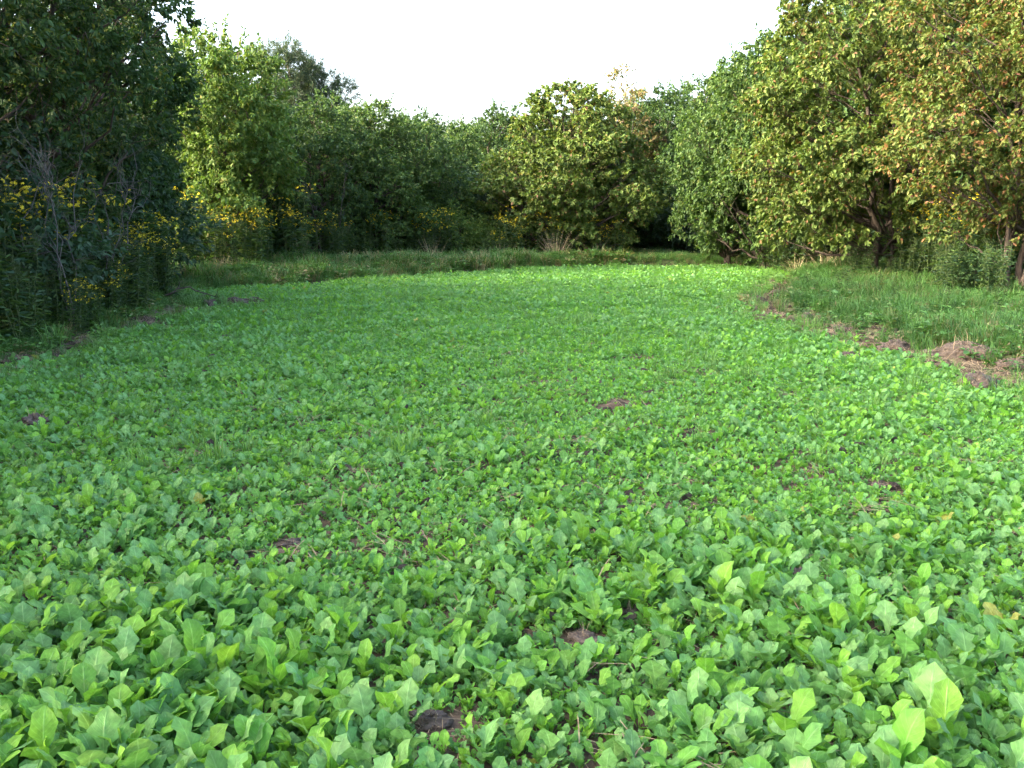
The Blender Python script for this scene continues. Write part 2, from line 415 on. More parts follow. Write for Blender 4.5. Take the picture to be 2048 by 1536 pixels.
# the trees that single themselves out
place_tree(T_MAPLE, 'maple_tree', X(1135, 31.5), 31.5, 'broad dome-shaped yellow-green maple standing alone at the centre of the far edge', rz=.6, s=(1.05, 1.05, 1.0))
place_tree(T_RIGHT, 'maple_tree', X(1750, 21.8), 21.8, 'tall yellow-green tree with dark forked trunk and low hanging boughs on the right bank', rz=0.0)
place_tree(T_RUST, 'maple_tree', X(2040, 17.2), 17.2, 'rusty-tinged tree with a clump of slender stems at the right edge', rz=.3)
place_tree(T_LEFTA, 'broadleaf_tree', X(225, 18.4), 18.4, 'tall dark green tree rising out of frame with sky through its right-hand leaves', rz=.8)
place_tree(T_LEFTB, 'broadleaf_tree', X(95, 15.0), 15.0, 'dark shaded tree behind the yellow flowers at the left edge of the field', rz=.4)
place_tree(T_LEFTB, 'broadleaf_tree', X(-130, 13.0), 13.0, 'dark tree cut off by the left border of the picture', rz=2.6, s=1.02)
place_tree(T_FRESH, 'broadleaf_tree', X(462, 24.2), 24.2, 'upright fresh green tree in sunlight just right of the dark left trees', rz=.2, height=top(24.2, 92))
place_tree(T_GEN[1], 'broadleaf_tree', X(372, 26.4), 26.4, 'green tree half hidden between the tall dark tree and the fresh green one', rz=.2, height=top(26.4, 120))
place_tree(T_PINE, 'pine_tree', X(578, 48), 48, 'tall grey-green pine with open tufted crown above the treeline', rz=.2, height=top(48, 84))
place_tree(T_PINE, 'pine_tree', X(652, 49), 49, 'shorter pine tuft peeping over the treeline right of the tall pine', rz=2.2, height=top(49, 136))
place_tree(T_TAN, 'broadleaf_tree', X(1245, 36), 36, 'slender tree with tan withered top behind the dome-shaped maple', rz=.5, height=top(36, 138))
place_tree(T_GEN[0], 'broadleaf_tree', X(1455, 28.6), 28.6, 'green tree sloping down to the left of the tall right-hand tree', rz=.9, s=(.82, .82, top(28.6, 115) / 5.0))
place_tree(T_GEN[0], 'broadleaf_tree', X(1530, 27.0), 27.0, 'tall tree behind and left of the forked tree on the right bank', rz=4.4, s=(1.05, 1.05, top(27, 70) / 5.0))
place_tree(T_GEN[2], 'broadleaf_tree', X(645, 27.2), 27.2, 'dark rounded tree with bare twigs right of the fresh green tree', rz=.5, height=top(27.2, 205))
place_tree(T_GEN[0], 'broadleaf_tree', X(760, 28.6), 28.6, 'rounded green tree at the middle of the left treeline', rz=2.5, height=top(28.6, 215))
place_tree(T_GEN[2], 'broadleaf_tree', X(850, 31.0), 31.0, 'lower dark tree left of the pale gap in the treeline', rz=4.0, height=top(31, 240))
place_tree(T_GEN[0], 'broadleaf_tree', X(925, 36), 36, 'small mid-green tree beside the dome-shaped maple on its left', rz=4.0, height=top(36, 262))
place_tree(T_GEN[2], 'broadleaf_tree', X(995, 39), 39, 'dusky green tree whose top shows left above the dome-shaped maple', rz=1.0, height=top(39, 222))
place_tree(T_GEN[2], 'broadleaf_tree', X(1325, 36.5), 36.5, 'very dark tree in the shaded gap right of the dome-shaped maple', rz=1.6, height=top(36.5, 185))
place_tree(T_GEN[1], 'broadleaf_tree', X(1400, 40), 40, 'tree whose pale top closes the treeline right of the shaded gap', rz=2.6, height=top(40, 165))

# woodland behind, one tree at a time
rs = np.random.default_rng(5)
ORD = 'leftmost|second from the left|third from the left|fourth from the left|fifth from the left|sixth from the left|seventh from the left|eighth from the left|ninth from the left|tenth from the left|eleventh from the left|twelfth from the left|thirteenth from the left|fourteenth from the left'.split('|')
def wood(spots, label, group):
    for i, (px, Y, row) in enumerate(sorted(spots)):
        place_tree(T_GEN[rs.integers(3)], 'broadleaf_tree', X(px, Y), Y, label + ', ' + ORD[i], group=group, rz=rs.uniform(0, 6.28), height=top(Y, row))
wood([(560, 33, 205), (640, 36, 215), (720, 35, 220), (800, 38, 235), (880, 42, 245), (940, 46, 250), (700, 44, 220), (560, 40, 205), (820, 48, 242), (1000, 50, 246)],
     'tree in the wood behind the left far treeline', 'woodland behind the far treeline on the left')
wood([(1080, 44, 225), (1160, 40, 225), (1200, 46, 205), (1280, 42, 200), (1350, 46, 180), (1440, 44, 160), (1520, 40, 130), (1480, 33, 140)],
     'tree in the wood behind the dome-shaped maple', 'woodland behind the far treeline on the right')
wood([(380, 30, 150), (450, 32, 150), (300, 27, 190), (200, 24, 210), (260, 34, 150), (60, 20, 150), (160, 30, 180), (-60, 17, 0), (20, 27, 120), (-120, 23, 60)],
     'tree deep behind the dark left-hand trees', 'woodland behind the left trees')
wood([(1680, 31, 0), (1760, 29, -60), (1840, 26, -80), (1900, 33, -40), (1980, 24, -120), (2080, 22, -150), (1610, 36, 60), (1700, 40, 0), (2180, 19, -200)],
     'tree in the wood behind the forked right-hand tree', 'woodland behind the right trees')
wood([(px, 60, 262) for px in range(520, 1500, 90)], 'farthest tree closing the wood behind the treeline', 'farthest woodland')
# the tree row goes on past the left edge of the picture, towards and behind the camera
for i, y in enumerate((10.4, 8.2, 5.2, 2.0, -1.5, -5.0, -8.5, -12.0)):
    place_tree((T_LEFTA, T_LEFTB)[i % 2], 'broadleaf_tree', -7.7 - .5 * (i % 3), y, 'tree of the left row beyond the edge of the picture', group='left tree row outside the picture', rz=i * 1.3, s=1.0)

# understorey shrubs
def shrubs(spots, label, group, kinds=(0, 1)):
    for i, (px, Y, s) in enumerate(sorted(spots)):
        k = kinds[i % len(kinds)]
        place_tree(T_SHRUB[k], 'shrub', X(px, Y), Y, label + ', ' + ORD[i], 'shrub', group, rz=rs.uniform(0, 6.28), s=s * rs.uniform(.9, 1.1))
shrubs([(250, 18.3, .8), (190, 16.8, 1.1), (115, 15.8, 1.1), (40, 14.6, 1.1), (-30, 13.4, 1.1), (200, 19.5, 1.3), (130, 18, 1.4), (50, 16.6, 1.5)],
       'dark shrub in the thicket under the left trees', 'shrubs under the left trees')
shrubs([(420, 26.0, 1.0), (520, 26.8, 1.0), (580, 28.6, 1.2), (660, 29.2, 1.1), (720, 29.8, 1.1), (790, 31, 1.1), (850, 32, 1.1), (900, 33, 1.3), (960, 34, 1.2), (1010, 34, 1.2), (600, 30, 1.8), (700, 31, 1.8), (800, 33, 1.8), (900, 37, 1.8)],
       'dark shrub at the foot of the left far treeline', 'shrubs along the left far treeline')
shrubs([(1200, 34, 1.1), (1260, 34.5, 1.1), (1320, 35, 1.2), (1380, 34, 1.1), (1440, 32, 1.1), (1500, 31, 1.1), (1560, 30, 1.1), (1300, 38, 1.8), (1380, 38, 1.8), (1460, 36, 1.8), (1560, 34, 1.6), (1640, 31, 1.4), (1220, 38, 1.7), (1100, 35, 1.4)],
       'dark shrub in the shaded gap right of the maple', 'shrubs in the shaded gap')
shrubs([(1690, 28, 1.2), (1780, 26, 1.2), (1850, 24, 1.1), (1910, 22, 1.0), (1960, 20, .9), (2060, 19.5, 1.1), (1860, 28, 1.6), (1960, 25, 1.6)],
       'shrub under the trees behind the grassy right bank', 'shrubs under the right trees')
place_tree(T_SHRUB[2], 'shrub', X(912, 29.6), 29.6, 'small bright yellow-green bush in front of the far treeline, left of centre', 'shrub', rz=.3, s=1.0)
place_tree(T_SHRUB[2], 'shrub', X(962, 29.9), 29.9, 'smaller bright bush touching the yellow-green one on its right', 'shrub', rz=2.3, s=.7)
place_tree(T_SHRUB[1], 'shrub', X(1955, 16.1), 16.1, 'dark leafy bush beside the slender stems at the right edge', 'shrub', rz=1.3, s=(.5, .5, .4))

for i, (x, y) in enumerate(((-7.6, 10.6), (-7.9, 9.2), (-7.4, 8.0), (-8.3, 7.0), (-9.0, 10.4), (-9.2, 8.6), (-7.6, 5.6), (-8.2, 4.2))):  # unseen shrubs added to block sun leaking below the off-frame left crowns
    place_tree(T_SHRUB[i % 2], 'shrub', x, y, 'unseen shrub added under the left tree row to stop low sunlight leaking in', 'shrub', 'added sun-blocking shrubs out of view on the left', rz=i * 1.7, s=1.5)

# ------------------------------------------------------------------ tall yellow-flowered weeds
def weed_protos():
    protos = []
    for k in range(5):
        rng = np.random.default_rng(60 + k)
        h = rng.uniform(1.45, 1.85)
        S = Tubes(); LB_, LU = [], []; heads = []
        nst = 4
        for j in range(nst):
            a = rng.uniform(0, 6.28); b = np.array([rng.normal(0, .10), rng.normal(0, .10), -.05])
            hh = h * rng.uniform(.72, 1.0)
            tip = b + np.array([.22 * math.cos(a), .22 * math.sin(a), hh])
            P = curve(b, tip, rng, 8, .012)
            S.add(P, np.linspace(.008, .003, 8), 4)
            for s in np.linspace(.10, .95, 30):
                p = P[0] + (P[-1] - P[0]) * s; an = rng.uniform(0, 6.28)
                LB_.append(p); LU.append((math.cos(an), math.sin(an), rng.uniform(-.25, .5)))
            for q in range(7):
                an = rng.uniform(0, 6.28); l = rng.uniform(.08, .22)
                e = tip + np.array([math.cos(an) * l, math.sin(an) * l, rng.uniform(-.05, .16)])
                S.add(curve(P[-2], e, rng, 3, .03), [.003, .002, .0015], 3)
                heads.append(e)
                if q % 2: heads.append(e + rng.normal(0, .035, 3))
        B = np.array(LB_); U = np.array(LU)
        V, Q, c = leaves(B, U, rng, .17, .26, P_MID[:3] + P_BLUE[:1], np.zeros(len(B), int), up=1.2, quadbend=.3)
        V[:, 2] = np.maximum(V[:, 2], .02)
        fol = build('weed_foliage', V, Q, M_LEAF, col=c)
        FV, FQ, FC = [], [], []; n = 0
        for e in heads:
            nrm = norm(rng.normal(0, .5, 3) + np.array([0, 0, .8])); a_ = norm(np.cross(nrm, [.3, .8, .1])); b_ = np.cross(nrm, a_)
            r = rng.uniform(.018, .036)
            for q in range(6):
                an = q * math.pi / 3 + rng.normal(0, .15)
                d = math.cos(an) * a_ + math.sin(an) * b_; w = np.cross(nrm, d)
                FV += [e, e + d * r * .6 + w * r * .26, e + d * r - nrm * r * .35, e + d * r * .6 - w * r * .26]
                FQ.append([n, n + 1, n + 2, n + 3]); n += 4
                c0 = np.array([.74, .60, .03]) * rng.uniform(.8, 1.15); FC += [c0] * 4
        flo = build('weed_flowers', np.array(FV), np.array(FQ), M_PETAL, col=np.array(FC))
        protos.append((S.mesh('weed_stem', M_STEM), fol, flo))
    return protos
WEED = weed_protos()
def weeds(spots, label, group, flower=True, name='flowering_weed', cat='wildflower', bloom=1.0):
    for px, Y, s in spots:
        st, fo, fl = WEED[rs.integers(len(WEED))]
        x = X(px, Y)
        e = empty(name, (x, Y, Hf(x, Y)), rs.uniform(0, 6.28), s)
        mesh_obj('stem', st, e); mesh_obj('foliage', fo, e)['kind'] = 'stuff'
        if flower and rs.random() < bloom: mesh_obj('flower_heads', fl, e)['kind'] = 'stuff'
        tag(e, label, cat, group)
def band(n, p0, p1, spread=40, dy=.8, s=(.8, 1.1)):
    out = []
    for i in range(n):
        t = rs.random()
        out.append((p0[0] + (p1[0] - p0[0]) * t + rs.normal(0, spread * .3), p0[1] + (p1[1] - p0[1]) * t + rs.uniform(-.2, dy), rs.uniform(*s)))
    return out
weeds(band(13, (-30, 11.9), (215, 14.6), 40, .9, (.9, 1.2)), 'tall weed with yellow flowers in the shaded thicket at the left edge of the field', 'yellow flowers in the left thicket')
weeds(band(40, (-40, 10.6), (300, 15.2), 30, .6, (.40, .75)), 'flowerless leafy weed at the shaded left edge of the field', 'leafy weeds at the left edge', False, 'leafy_weed', 'weed')
weeds(band(9, (150, 12.2), (250, 14.6), 30, .4, (.35, .5)), 'low yellow-flowered weed in the front of the left thicket', 'low yellow flowers of the left thicket')
weeds(band(18, (230, 15.4), (345, 17.0), 20, .6, (.5, .8)), 'yellow-flowered weed at the tip of the thicket jutting into the field', 'yellow flowers at the thicket tip')
weeds(band(20, (380, 21.4), (600, 24.2), 40, 1.0, (.75, 1.1)), 'yellow-flowered weed at the foot of the fresh green tree', 'yellow flowers below the fresh green tree', bloom=.8)
weeds(band(22, (600, 25.0), (980, 29.6), 40, 1.0, (.65, .9)), 'yellow-flowered weed along the foot of the left far treeline', 'yellow flowers along the left far treeline')
weeds(band(24, (600, 24.8), (980, 29.2), 40, .8, (.4, .75)), 'flowerless green weed along the foot of the left far treeline', 'leafy weeds along the left far treeline', False, 'leafy_weed', 'weed')
weeds(band(24, (1000, 29.0), (1230, 30.0), 40, .8, (.45, .75)), 'yellow-flowered weed in front of the dome-shaped maple', 'yellow flowers before the maple')
weeds(band(20, (1480, 27.5), (1640, 25.0), 40, 1.0, (.5, .85)), 'leafy weed below the left boughs of the forked tree', 'leafy weeds below the forked tree', False, 'leafy_weed', 'weed')
weeds(band(10, (1775, 21.8), (1940, 18.8), 30, 1.0, (.8, 1.2)), 'yellow-flowered weed between the forked tree and the clump of slender stems', 'yellow flowers on the right bank')
weeds(band(22, (1775, 21.4), (1980, 17.6), 30, 1.0, (.5, 1.0)), 'flowerless weed between the forked tree and the clump of slender stems', 'leafy weeds on the right bank', False, 'leafy_weed', 'weed')
weeds(band(16, (1620, 16.5), (2040, 12.4), 30, 2.2, (.16, .32)), 'low broad-leaved weed growing in the grass of the right bank', 'low weeds in the right grass bank', False, 'leafy_weed', 'weed')
weeds(band(12, (1690, 21.0), (1830, 20.2), 30, .8, (.3, .6)), 'leafy weed in front of the forked trunk', 'weeds before the forked trunk', False, 'leafy_weed', 'weed')
weeds(band(12, (1880, 16.2), (2000, 15.2), 30, .6, (.4, .6)), 'dark leafy weed at the foot of the slender stems', 'leafy weeds below the slender stems', False, 'leafy_weed', 'weed')

# ------------------------------------------------------------------ dry grass, dead branches, soil clods
def dry_clump(seed, n, h, r):
    rng = np.random.default_rng(seed); V, Q = [], []; k = 0
    for i in range(n):
        a = rng.uniform(0, 6.28); rr = r * rng.random() ** .7
        b = np.array([rr * .4 * math.cos(a), rr * .4 * math.sin(a), -.03])
        hh = h * rng.uniform(.45, 1.1); lean = rng.normal(0, .16, 2) + np.array([math.cos(a), math.sin(a)]) * rr * .8
        w = rng.uniform(.002, .005); an = rng.uniform(0, 3.14); wv = np.array([math.cos(an), math.sin(an), 0]) * w
        pts = [b, b + np.array([lean[0] * .35, lean[1] * .35, hh * .55]), b + np.array([lean[0], lean[1], hh])]
        V += [pts[0] - wv, pts[0] + wv, pts[1] - wv * .8, pts[1] + wv * .8, pts[2] - wv * .2, pts[2] + wv * .2]
        Q += [[k, k + 1, k + 3, k + 2], [k + 2, k + 3, k + 5, k + 4]]; k += 6
    return build('dry_grass', np.array(V), np.array(Q), M_HAY)
for i, (px, Y, h, r, n, lab) in enumerate([
        (865, 27.4, .75, .22, 60, 'tall pale dry grass clump left of the bright yellow-green bush'),
        (1112, 28.9, .85, .35, 90, 'broad tan dry grass clump in front of the dome-shaped maple'),
        (1000, 28.6, .5, .4, 60, 'low brown dry grass heap between the bright bush and the maple'),
        (1190, 29.5, .7, .3, 45, 'thin dry grass clump right of the broad tan one before the maple'),
        (605, 24.6, .8, .2, 34, 'thin pale dry stalks before the dark rounded left tree'),
        (1650, 24.2, .65, .4, 60, 'yellowish dry grass clump left of the forked trunk'),
        (1690, 23.2, .5, .35, 45, 'shorter dry grass clump nearest to the forked trunk'),
        (1600, 25.2, .55, .3, 60, 'dry grass clump at the far end of the right bank'),
        (1480, 28.4, .6, .25, 30, 'few dry stalks at the foot of the sloping green tree')]):
    x = X(px, Y); o = mesh_obj('dry_grass_clump', dry_clump(100 + i, n, h, r * 1.7)); o.location = (x, Y, Hf(x, Y)); tag(o, lab, 'dry grass')

def dead_branches(seed, h, n, spread, droop=.0):
    rng = np.random.default_rng(seed); T_, B_ = Tubes(), Tubes()
    for i in range(n):
        a = rng.uniform(0, 6.28)
        b = np.array([.06 * math.cos(a), .06 * math.sin(a), -.05]); e = np.array([spread * math.cos(a) * rng.uniform(.4, 1), spread * math.sin(a) * rng.uniform(.4, 1), h * rng.uniform(.6, 1)])
        P = curve(b, e, rng, 10, .025, ctrl=(b + e) / 2 + np.array([0, 0, .1 * h])); T_.add(P, np.linspace(.012, .003, 10), 5)
        for j in range(9):
            k = rng.integers(3, 10); l = rng.uniform(.2, .6)
            d = norm((e - b) * .5 + rng.normal(0, .8, 3)); q = P[k] + d * l
            Q = curve(P[k], q, rng, 5, .05); B_.add(Q, np.linspace(.006, .002, 5), 3)
            for m in range(3):
                q2 = Q[rng.integers(1, 5)]; B_.add(curve(q2, q2 + norm(d + rng.normal(0, .8, 3)) * l * .5, rng, 3, .05), np.linspace(.0035, .0015, 3), 3)
    return T_.mesh('dead_stem', M_DEAD), B_.mesh('dead_twigs', M_DEAD)
for i, (px, Y, h, n, sp, lab) in enumerate([
        (150, 12.9, 3.0, 4, .8, 'bare grey dead shrub among the yellow flowers at the left edge'),
        (10, 12.6, 3.6, 4, .8, 'leafless grey branches against the dark tree at the left border'),
        (225, 14.5, 2.2, 4, .6, 'bare forked branches left of the dark thicket tip'),
        (655, 26.2, 3.0, 4, 1.0, 'bare grey twigs in front of the dark rounded left tree')]):
    x = X(px, Y); a, b = dead_branches(130 + i, h, n, sp)
    e = empty('dead_shrub', (x, Y, Hf(x, Y))); mesh_obj('stem', a, e); mesh_obj('twigs', b, e)['kind'] = 'stuff'; tag(e, lab, 'dead shrub')
rng = np.random.default_rng(140); T_ = Tubes(); B_ = Tubes()
P = curve((-.45, 0, .10), (.45, -.1, .12), rng, 8, .03, sag=-.15); T_.add(P, np.linspace(.018, .008, 8), 6)
for j in range(9):
    k = rng.integers(1, 8); B_.add(curve(P[k], P[k] + np.array([rng.normal(0, .2), rng.normal(0, .15), rng.uniform(-.08, .25)]), rng, 4, .05), np.linspace(.007, .003, 4), 4)
x, Y = X(372, 16.6), 16.6
e = empty('fallen_branch', (x, Y, Hf(x, Y)), .3); mesh_obj('limb', T_.mesh('limb', M_BARK), e); mesh_obj('twigs', B_.mesh('twigs', M_BARK), e)['kind'] = 'stuff'
tag(e, 'dark fallen branch lying at the tip of the left thicket', 'branch')

def clod(seed, r, straw):
    rng = np.random.default_rng(seed)
    nu, nv = 30, 14
    u = np.linspace(0, 2 * np.pi, nu, endpoint=False); v = np.linspace(.02, np.pi * .62, nv)
    U, Vv = np.meshgrid(u, v)
    d = np.stack([np.sin(Vv) * np.cos(U), np.sin(Vv) * np.sin(U), np.cos(Vv)], -1)
    K = rng.normal(0, 1, (7, 3)) * 2.6; ph = rng.uniform(0, 6.28, 7)
    b = sum(np.sin((d @ K[i]) * (1 + .5 * i) + ph[i]) / (1.3 + .45 * i) for i in range(7))
    rad = r * (1 + .20 * b + rng.normal(0, .055, b.shape))
    Pp = d * rad[..., None] * np.array([1.25, .9, .62])
    Vt = Pp.reshape(-1, 3)
    i = np.arange(nv - 1)[:, None] * nu; j = np.arange(nu)[None]; j2 = (j + 1) % nu
    Q = np.stack([i + j, i + nu + j, i + nu + j2, i + j2], -1).reshape(-1, 4)
    body = build('clod', Vt, Q, M_CLOD)
    sv, sq, k = [], [], 0
    for _ in range(straw):
        p = Vt[rng.integers(len(Vt))] * .95; p = np.array([p[0], p[1], max(p[2], .0)])
        d_ = norm(np.array([p[0], p[1], .10 + .3 * p[2]]) + rng.normal(0, .12 * r / .2, 3)); l = r * rng.uniform(.5, 1.5)
        mid = p + d_ * l * .5; e_ = p + d_ * l - np.array([0, 0, l * .35]); w = norm(np.cross(d_, [0, 0, 1])) * (.0011 + .007 * max(r - .06, 0))
        sv += [p - w, p + w, mid - w, mid + w, e_ - w * .4, e_ + w * .4]; sq += [[k, k + 1, k + 3, k + 2], [k + 2, k + 3, k + 5, k + 4]]; k += 6
    return body, build('straw', np.array(sv), np.array(sq), M_STRAW)
CLODS = [(1945, 10.75, .23, 60, 'large brown soil clod with a shock of straw on the right field edge'),
         (1880, 11.0, .15, 25, 'soil clod left of the large straw-topped one on the right field edge'),
         (1790, 11.7, .15, 30, 'pale strawy clod at the bend of the right field edge'),
         (1702, 10.9, .13, 18, 'flat brown clod standing among the crop left of the right edge'),
         (1955, 9.0, .17, 30, 'dark clod with straw inside the crop below the large straw-topped clod'),
         (2030, 10.1, .14, 20, 'clod touching the right border of the picture'),
         (1680, 13.3, .14, 25, 'tan clod half under the grass where the right edge narrows'),
         (1612, 14.8, .14, 18, 'brown clod at the narrowest point of the right edge'),
         (1518, 14.6, .12, 14, 'low clod in the crop left of the narrowest point of the right edge'),
         (1562, 18.6, .17, 20, 'brown clod at the far curve of the right edge'),
         (1515, 17.6, .13, 14, 'small clod left of the far curve of the right edge'),
         (1600, 21.3, .14, 14, 'reddish clod beside the dry grass at the far end of the right edge'),
         (292, 14.9, .15, 12, 'brown clod at the foot of the left thicket'),
         (128, 11.8, .12, 10, 'low clod on the left field edge below the yellow flowers'),
         (470, 16.8, .19, 30, 'long tan heap of straw and soil right of the left thicket tip'),
         (510, 17.0, .17, 30, 'tan heap of straw at the right end of the bare strip'),
         (420, 16.6, .16, 25, 'tan heap of straw beside the fallen branch'),
         (865, 2.93, .075, 24, 'dark soil clod with roots between the nearest leaves left of centre'),
         (1165, 3.55, .075, 16, 'brown clod among the leaves right of centre in the foreground'),
         (1255, 3.8, .06, 10, 'small clod above and right of the foreground centre clod'),
         (1595, 4.25, .07, 16, 'clod with pale straw among the leaves on the right foreground'),
         (585, 4.65, .06, 12, 'clod among the leaves on the left foreground'),
         (70, 7.3, .13, 22, 'brown bare heap by the left border in the middle distance'),
         (1760, 5.6, .07, 10, 'small dark clod in a gap of the crop right of centre')]
for i, (px, Y, r, st, lab) in enumerate(CLODS):
    if Y < 8: r *= .75
    x = X(px, Y, 0.0); b, s_ = clod(200 + i, r, st)
    e = empty('soil_clod', (x, Y, Hf(x, Y) + r * .02), rs.uniform(0, 6.28)); mesh_obj('body', b, e); mesh_obj('straw', s_, e)['kind'] = 'stuff'; tag(e, lab, 'soil clod')

# ------------------------------------------------------------------ the brassica crop
def crop_leaf(rng, kind, nl, nw):
    """one leaf with its stalk, growing from the origin outwards along +x; returns V, quads, uv"""
    L_ = rng.uniform(.075, .125) * (1.12 if kind == 1 else 1.0)
    st = rng.uniform(.05, .12); Wd = L_ * (rng.uniform(.30, .38) if kind == 1 else rng.uniform(.34, .44))
    e0 = R(rng.uniform(58, 82)); bend = R(rng.uniform(35, 80)); tw = rng.uniform(-.4, .4)
    cup = rng.uniform(-.10, .35); wave = rng.uniform(.14, .32); k = rng.uniform(9, 15); p0 = rng.uniform(0, 6.28)
    nst = 2
    V, UV, Q = [], [], []
    p = np.zeros(3); rows = []
    steps = [(st / nst, 0, i) for i in range(nst)] + [(L_ / nl, 1, i) for i in range(nl)]
    el = e0
    for i in range(nst + nl + 1):
        blade = i >= nst
        t = (i - nst) / nl if blade else 0
        T = np.array([math.cos(el), 0, math.sin(el)]); Nn = np.array([-math.sin(el), 0, math.cos(el)])
        S = np.array([0, 1, 0]) * math.cos(tw * t) + Nn * math.sin(tw * t)
        if not blade: hw = .0028
        elif kind == 0:                                    # lobed, bluish
            hw = Wd * (max(math.sin(math.pi * min(1, t ** .85 * .96 + .04)), 0)) ** .62
            hw = max(hw, .0025)
        else:                                              # smooth oval, yellow-green
            hw = Wd * (max(math.sin(math.pi * min(1, t ** 1.25 * .93 + .05)), 0)) ** .7
            hw = max(hw, .0025)
        if i == nst + nl: hw *= .5
        row = []
        for j in range(nw + 1):
            v = -1 + 2 * j / nw
            jag = 1.0
            if blade and abs(v) > .9:
                jag = 1 + ((.20 if kind == 0 else .08) * (1 if (i + (j > 0)) % 2 else -1) + rng.normal(0, .05)) * (1 if 0 < t < 1 else 0)
            off = (rng.normal(0, .09) * hw * abs(v) if blade else 0) + cup * hw * v * v + (wave * hw * math.sin(k * t + p0 + (1.6 if v > 0 else 0)) * abs(v) if blade else 0)
            V.append(p + S * hw * v * jag + Nn * off); UV.append((t, v)); row.append(len(V) - 1)
        rows.append(row)
        if i < nst + nl:
            ds = steps[i][0]
            p = p + T * ds
            el -= (bend * (1.25 * t + .3) / nl) if blade else R(5)
    for a, b in zip(rows[:-1], rows[1:]):
        for j in range(nw): Q.append([a[j], a[j + 1], b[j + 1], b[j]])
    return np.array(V), np.array(Q), np.array(UV)
CROPC = {0: [(.108, .268, .070), (.124, .283, .092), (.095, .246, .058), (.144, .303, .092)],
         1: [(.128, .310, .034), (.160, .345, .042), (.108, .285, .038)]}
lr_ = np.random.default_rng(300)
NEARLEAF = {k: [] for k in (0, 1)}
for k in (0, 1):
    for i in range(14):
        V, Q, UV = crop_leaf(lr_, k, 6, 4)
        NEARLEAF[k].append(build('crop_leaf', V, Q, M_CROP, uv=UV, smooth=True))
def plant_leaves(rng, kind):
    n = rng.integers(5, 8)
    a0 = rng.uniform(0, 6.28)
    return [(a0 + i * 2.4 + rng.normal(0, .3), rng.uniform(.55, 1.15) * (1.1 if i > 1 else .8), rng.normal(0, .16)) for i in range(n)]
def rotz(V, a):
    c, s = math.cos(a), math.sin(a)
    return V @ np.array([[c, s, 0], [-s, c, 0], [0, 0, 1]])
crop_src = bpy.data.collections.new('crop_source')
for k in (0, 1):
    for i in range(10):
        VV, QQ, UU, n = [], [], [], 0
        for a, s, tl in plant_leaves(lr_, k):
            V, Q, UV = crop_leaf(lr_, k, 5, 4)
            V = V * s
            V = V @ np.array([[math.cos(tl), 0, -math.sin(tl)], [0, 1, 0], [math.sin(tl), 0, math.cos(tl)]])
            V = rotz(V, a)
            VV.append(V); QQ.append(Q + n); UU.append(UV); n += len(V)
        me = build('crop_plant', np.concatenate(VV), np.concatenate(QQ), M_CROP, uv=np.concatenate(UU), smooth=True)
        crop_src.objects.link(bpy.data.objects.new('crop_plant_%02d' % (k * 10 + i), me))

def scatter(name, pts, idx, rot, scl, tint, coll, label):
    me = bpy.data.meshes.new(name)
    n = len(pts)
    me.vertices.add(n); me.vertices.foreach_set('co', np.asarray(pts, np.float32).ravel())
    def at(nm, ty, arr, key):
        a = me.attributes.new(nm, ty, 'POINT'); a.data.foreach_set(key, np.ascontiguousarray(arr).ravel())
    at('idx', 'INT', np.asarray(idx, np.int32), 'value')
    at('rot', 'FLOAT_VECTOR', np.asarray(rot, np.float32), 'vector')
    at('scl', 'FLOAT', np.asarray(scl, np.float32), 'value')
    at('tint', 'FLOAT_VECTOR', np.asarray(tint, np.float32), 'vector')
    o = mesh_obj(name, me)
    ng = bpy.data.node_groups.new(name + '_scatter', 'GeometryNodeTree')
    ng.interface.new_socket('Geometry', in_out='INPUT', socket_type='NodeSocketGeometry')
    ng.interface.new_socket('Geometry', in_out='OUTPUT', socket_type='NodeSocketGeometry')
    N = ng.nodes; L = ng.links
    gi = N.new('NodeGroupInput'); go = N.new('NodeGroupOutput')
    ip = N.new('GeometryNodeInstanceOnPoints'); ci = N.new('GeometryNodeCollectionInfo')
    ci.inputs['Collection'].default_value = coll; ci.inputs['Separate Children'].default_value = True; ci.inputs['Reset Children'].default_value = True
    def na(nm, ty):
        a = N.new('GeometryNodeInputNamedAttribute'); a.data_type = ty; a.inputs[0].default_value = nm
        return a.outputs[0]
    L.new(gi.outputs[0], ip.inputs['Points']); L.new(ci.outputs[0], ip.inputs['Instance'])
    ip.inputs['Pick Instance'].default_value = True
    L.new(na('idx', 'INT'), ip.inputs['Instance Index']); L.new(na('rot', 'FLOAT_VECTOR'), ip.inputs['Rotation']); L.new(na('scl', 'FLOAT'), ip.inputs['Scale'])
    L.new(ip.outputs[0], go.inputs[0])
    md = o.modifiers.new('scatter', 'NODES'); md.node_group = ng
    tag(o, label, kind='stuff')
    return o

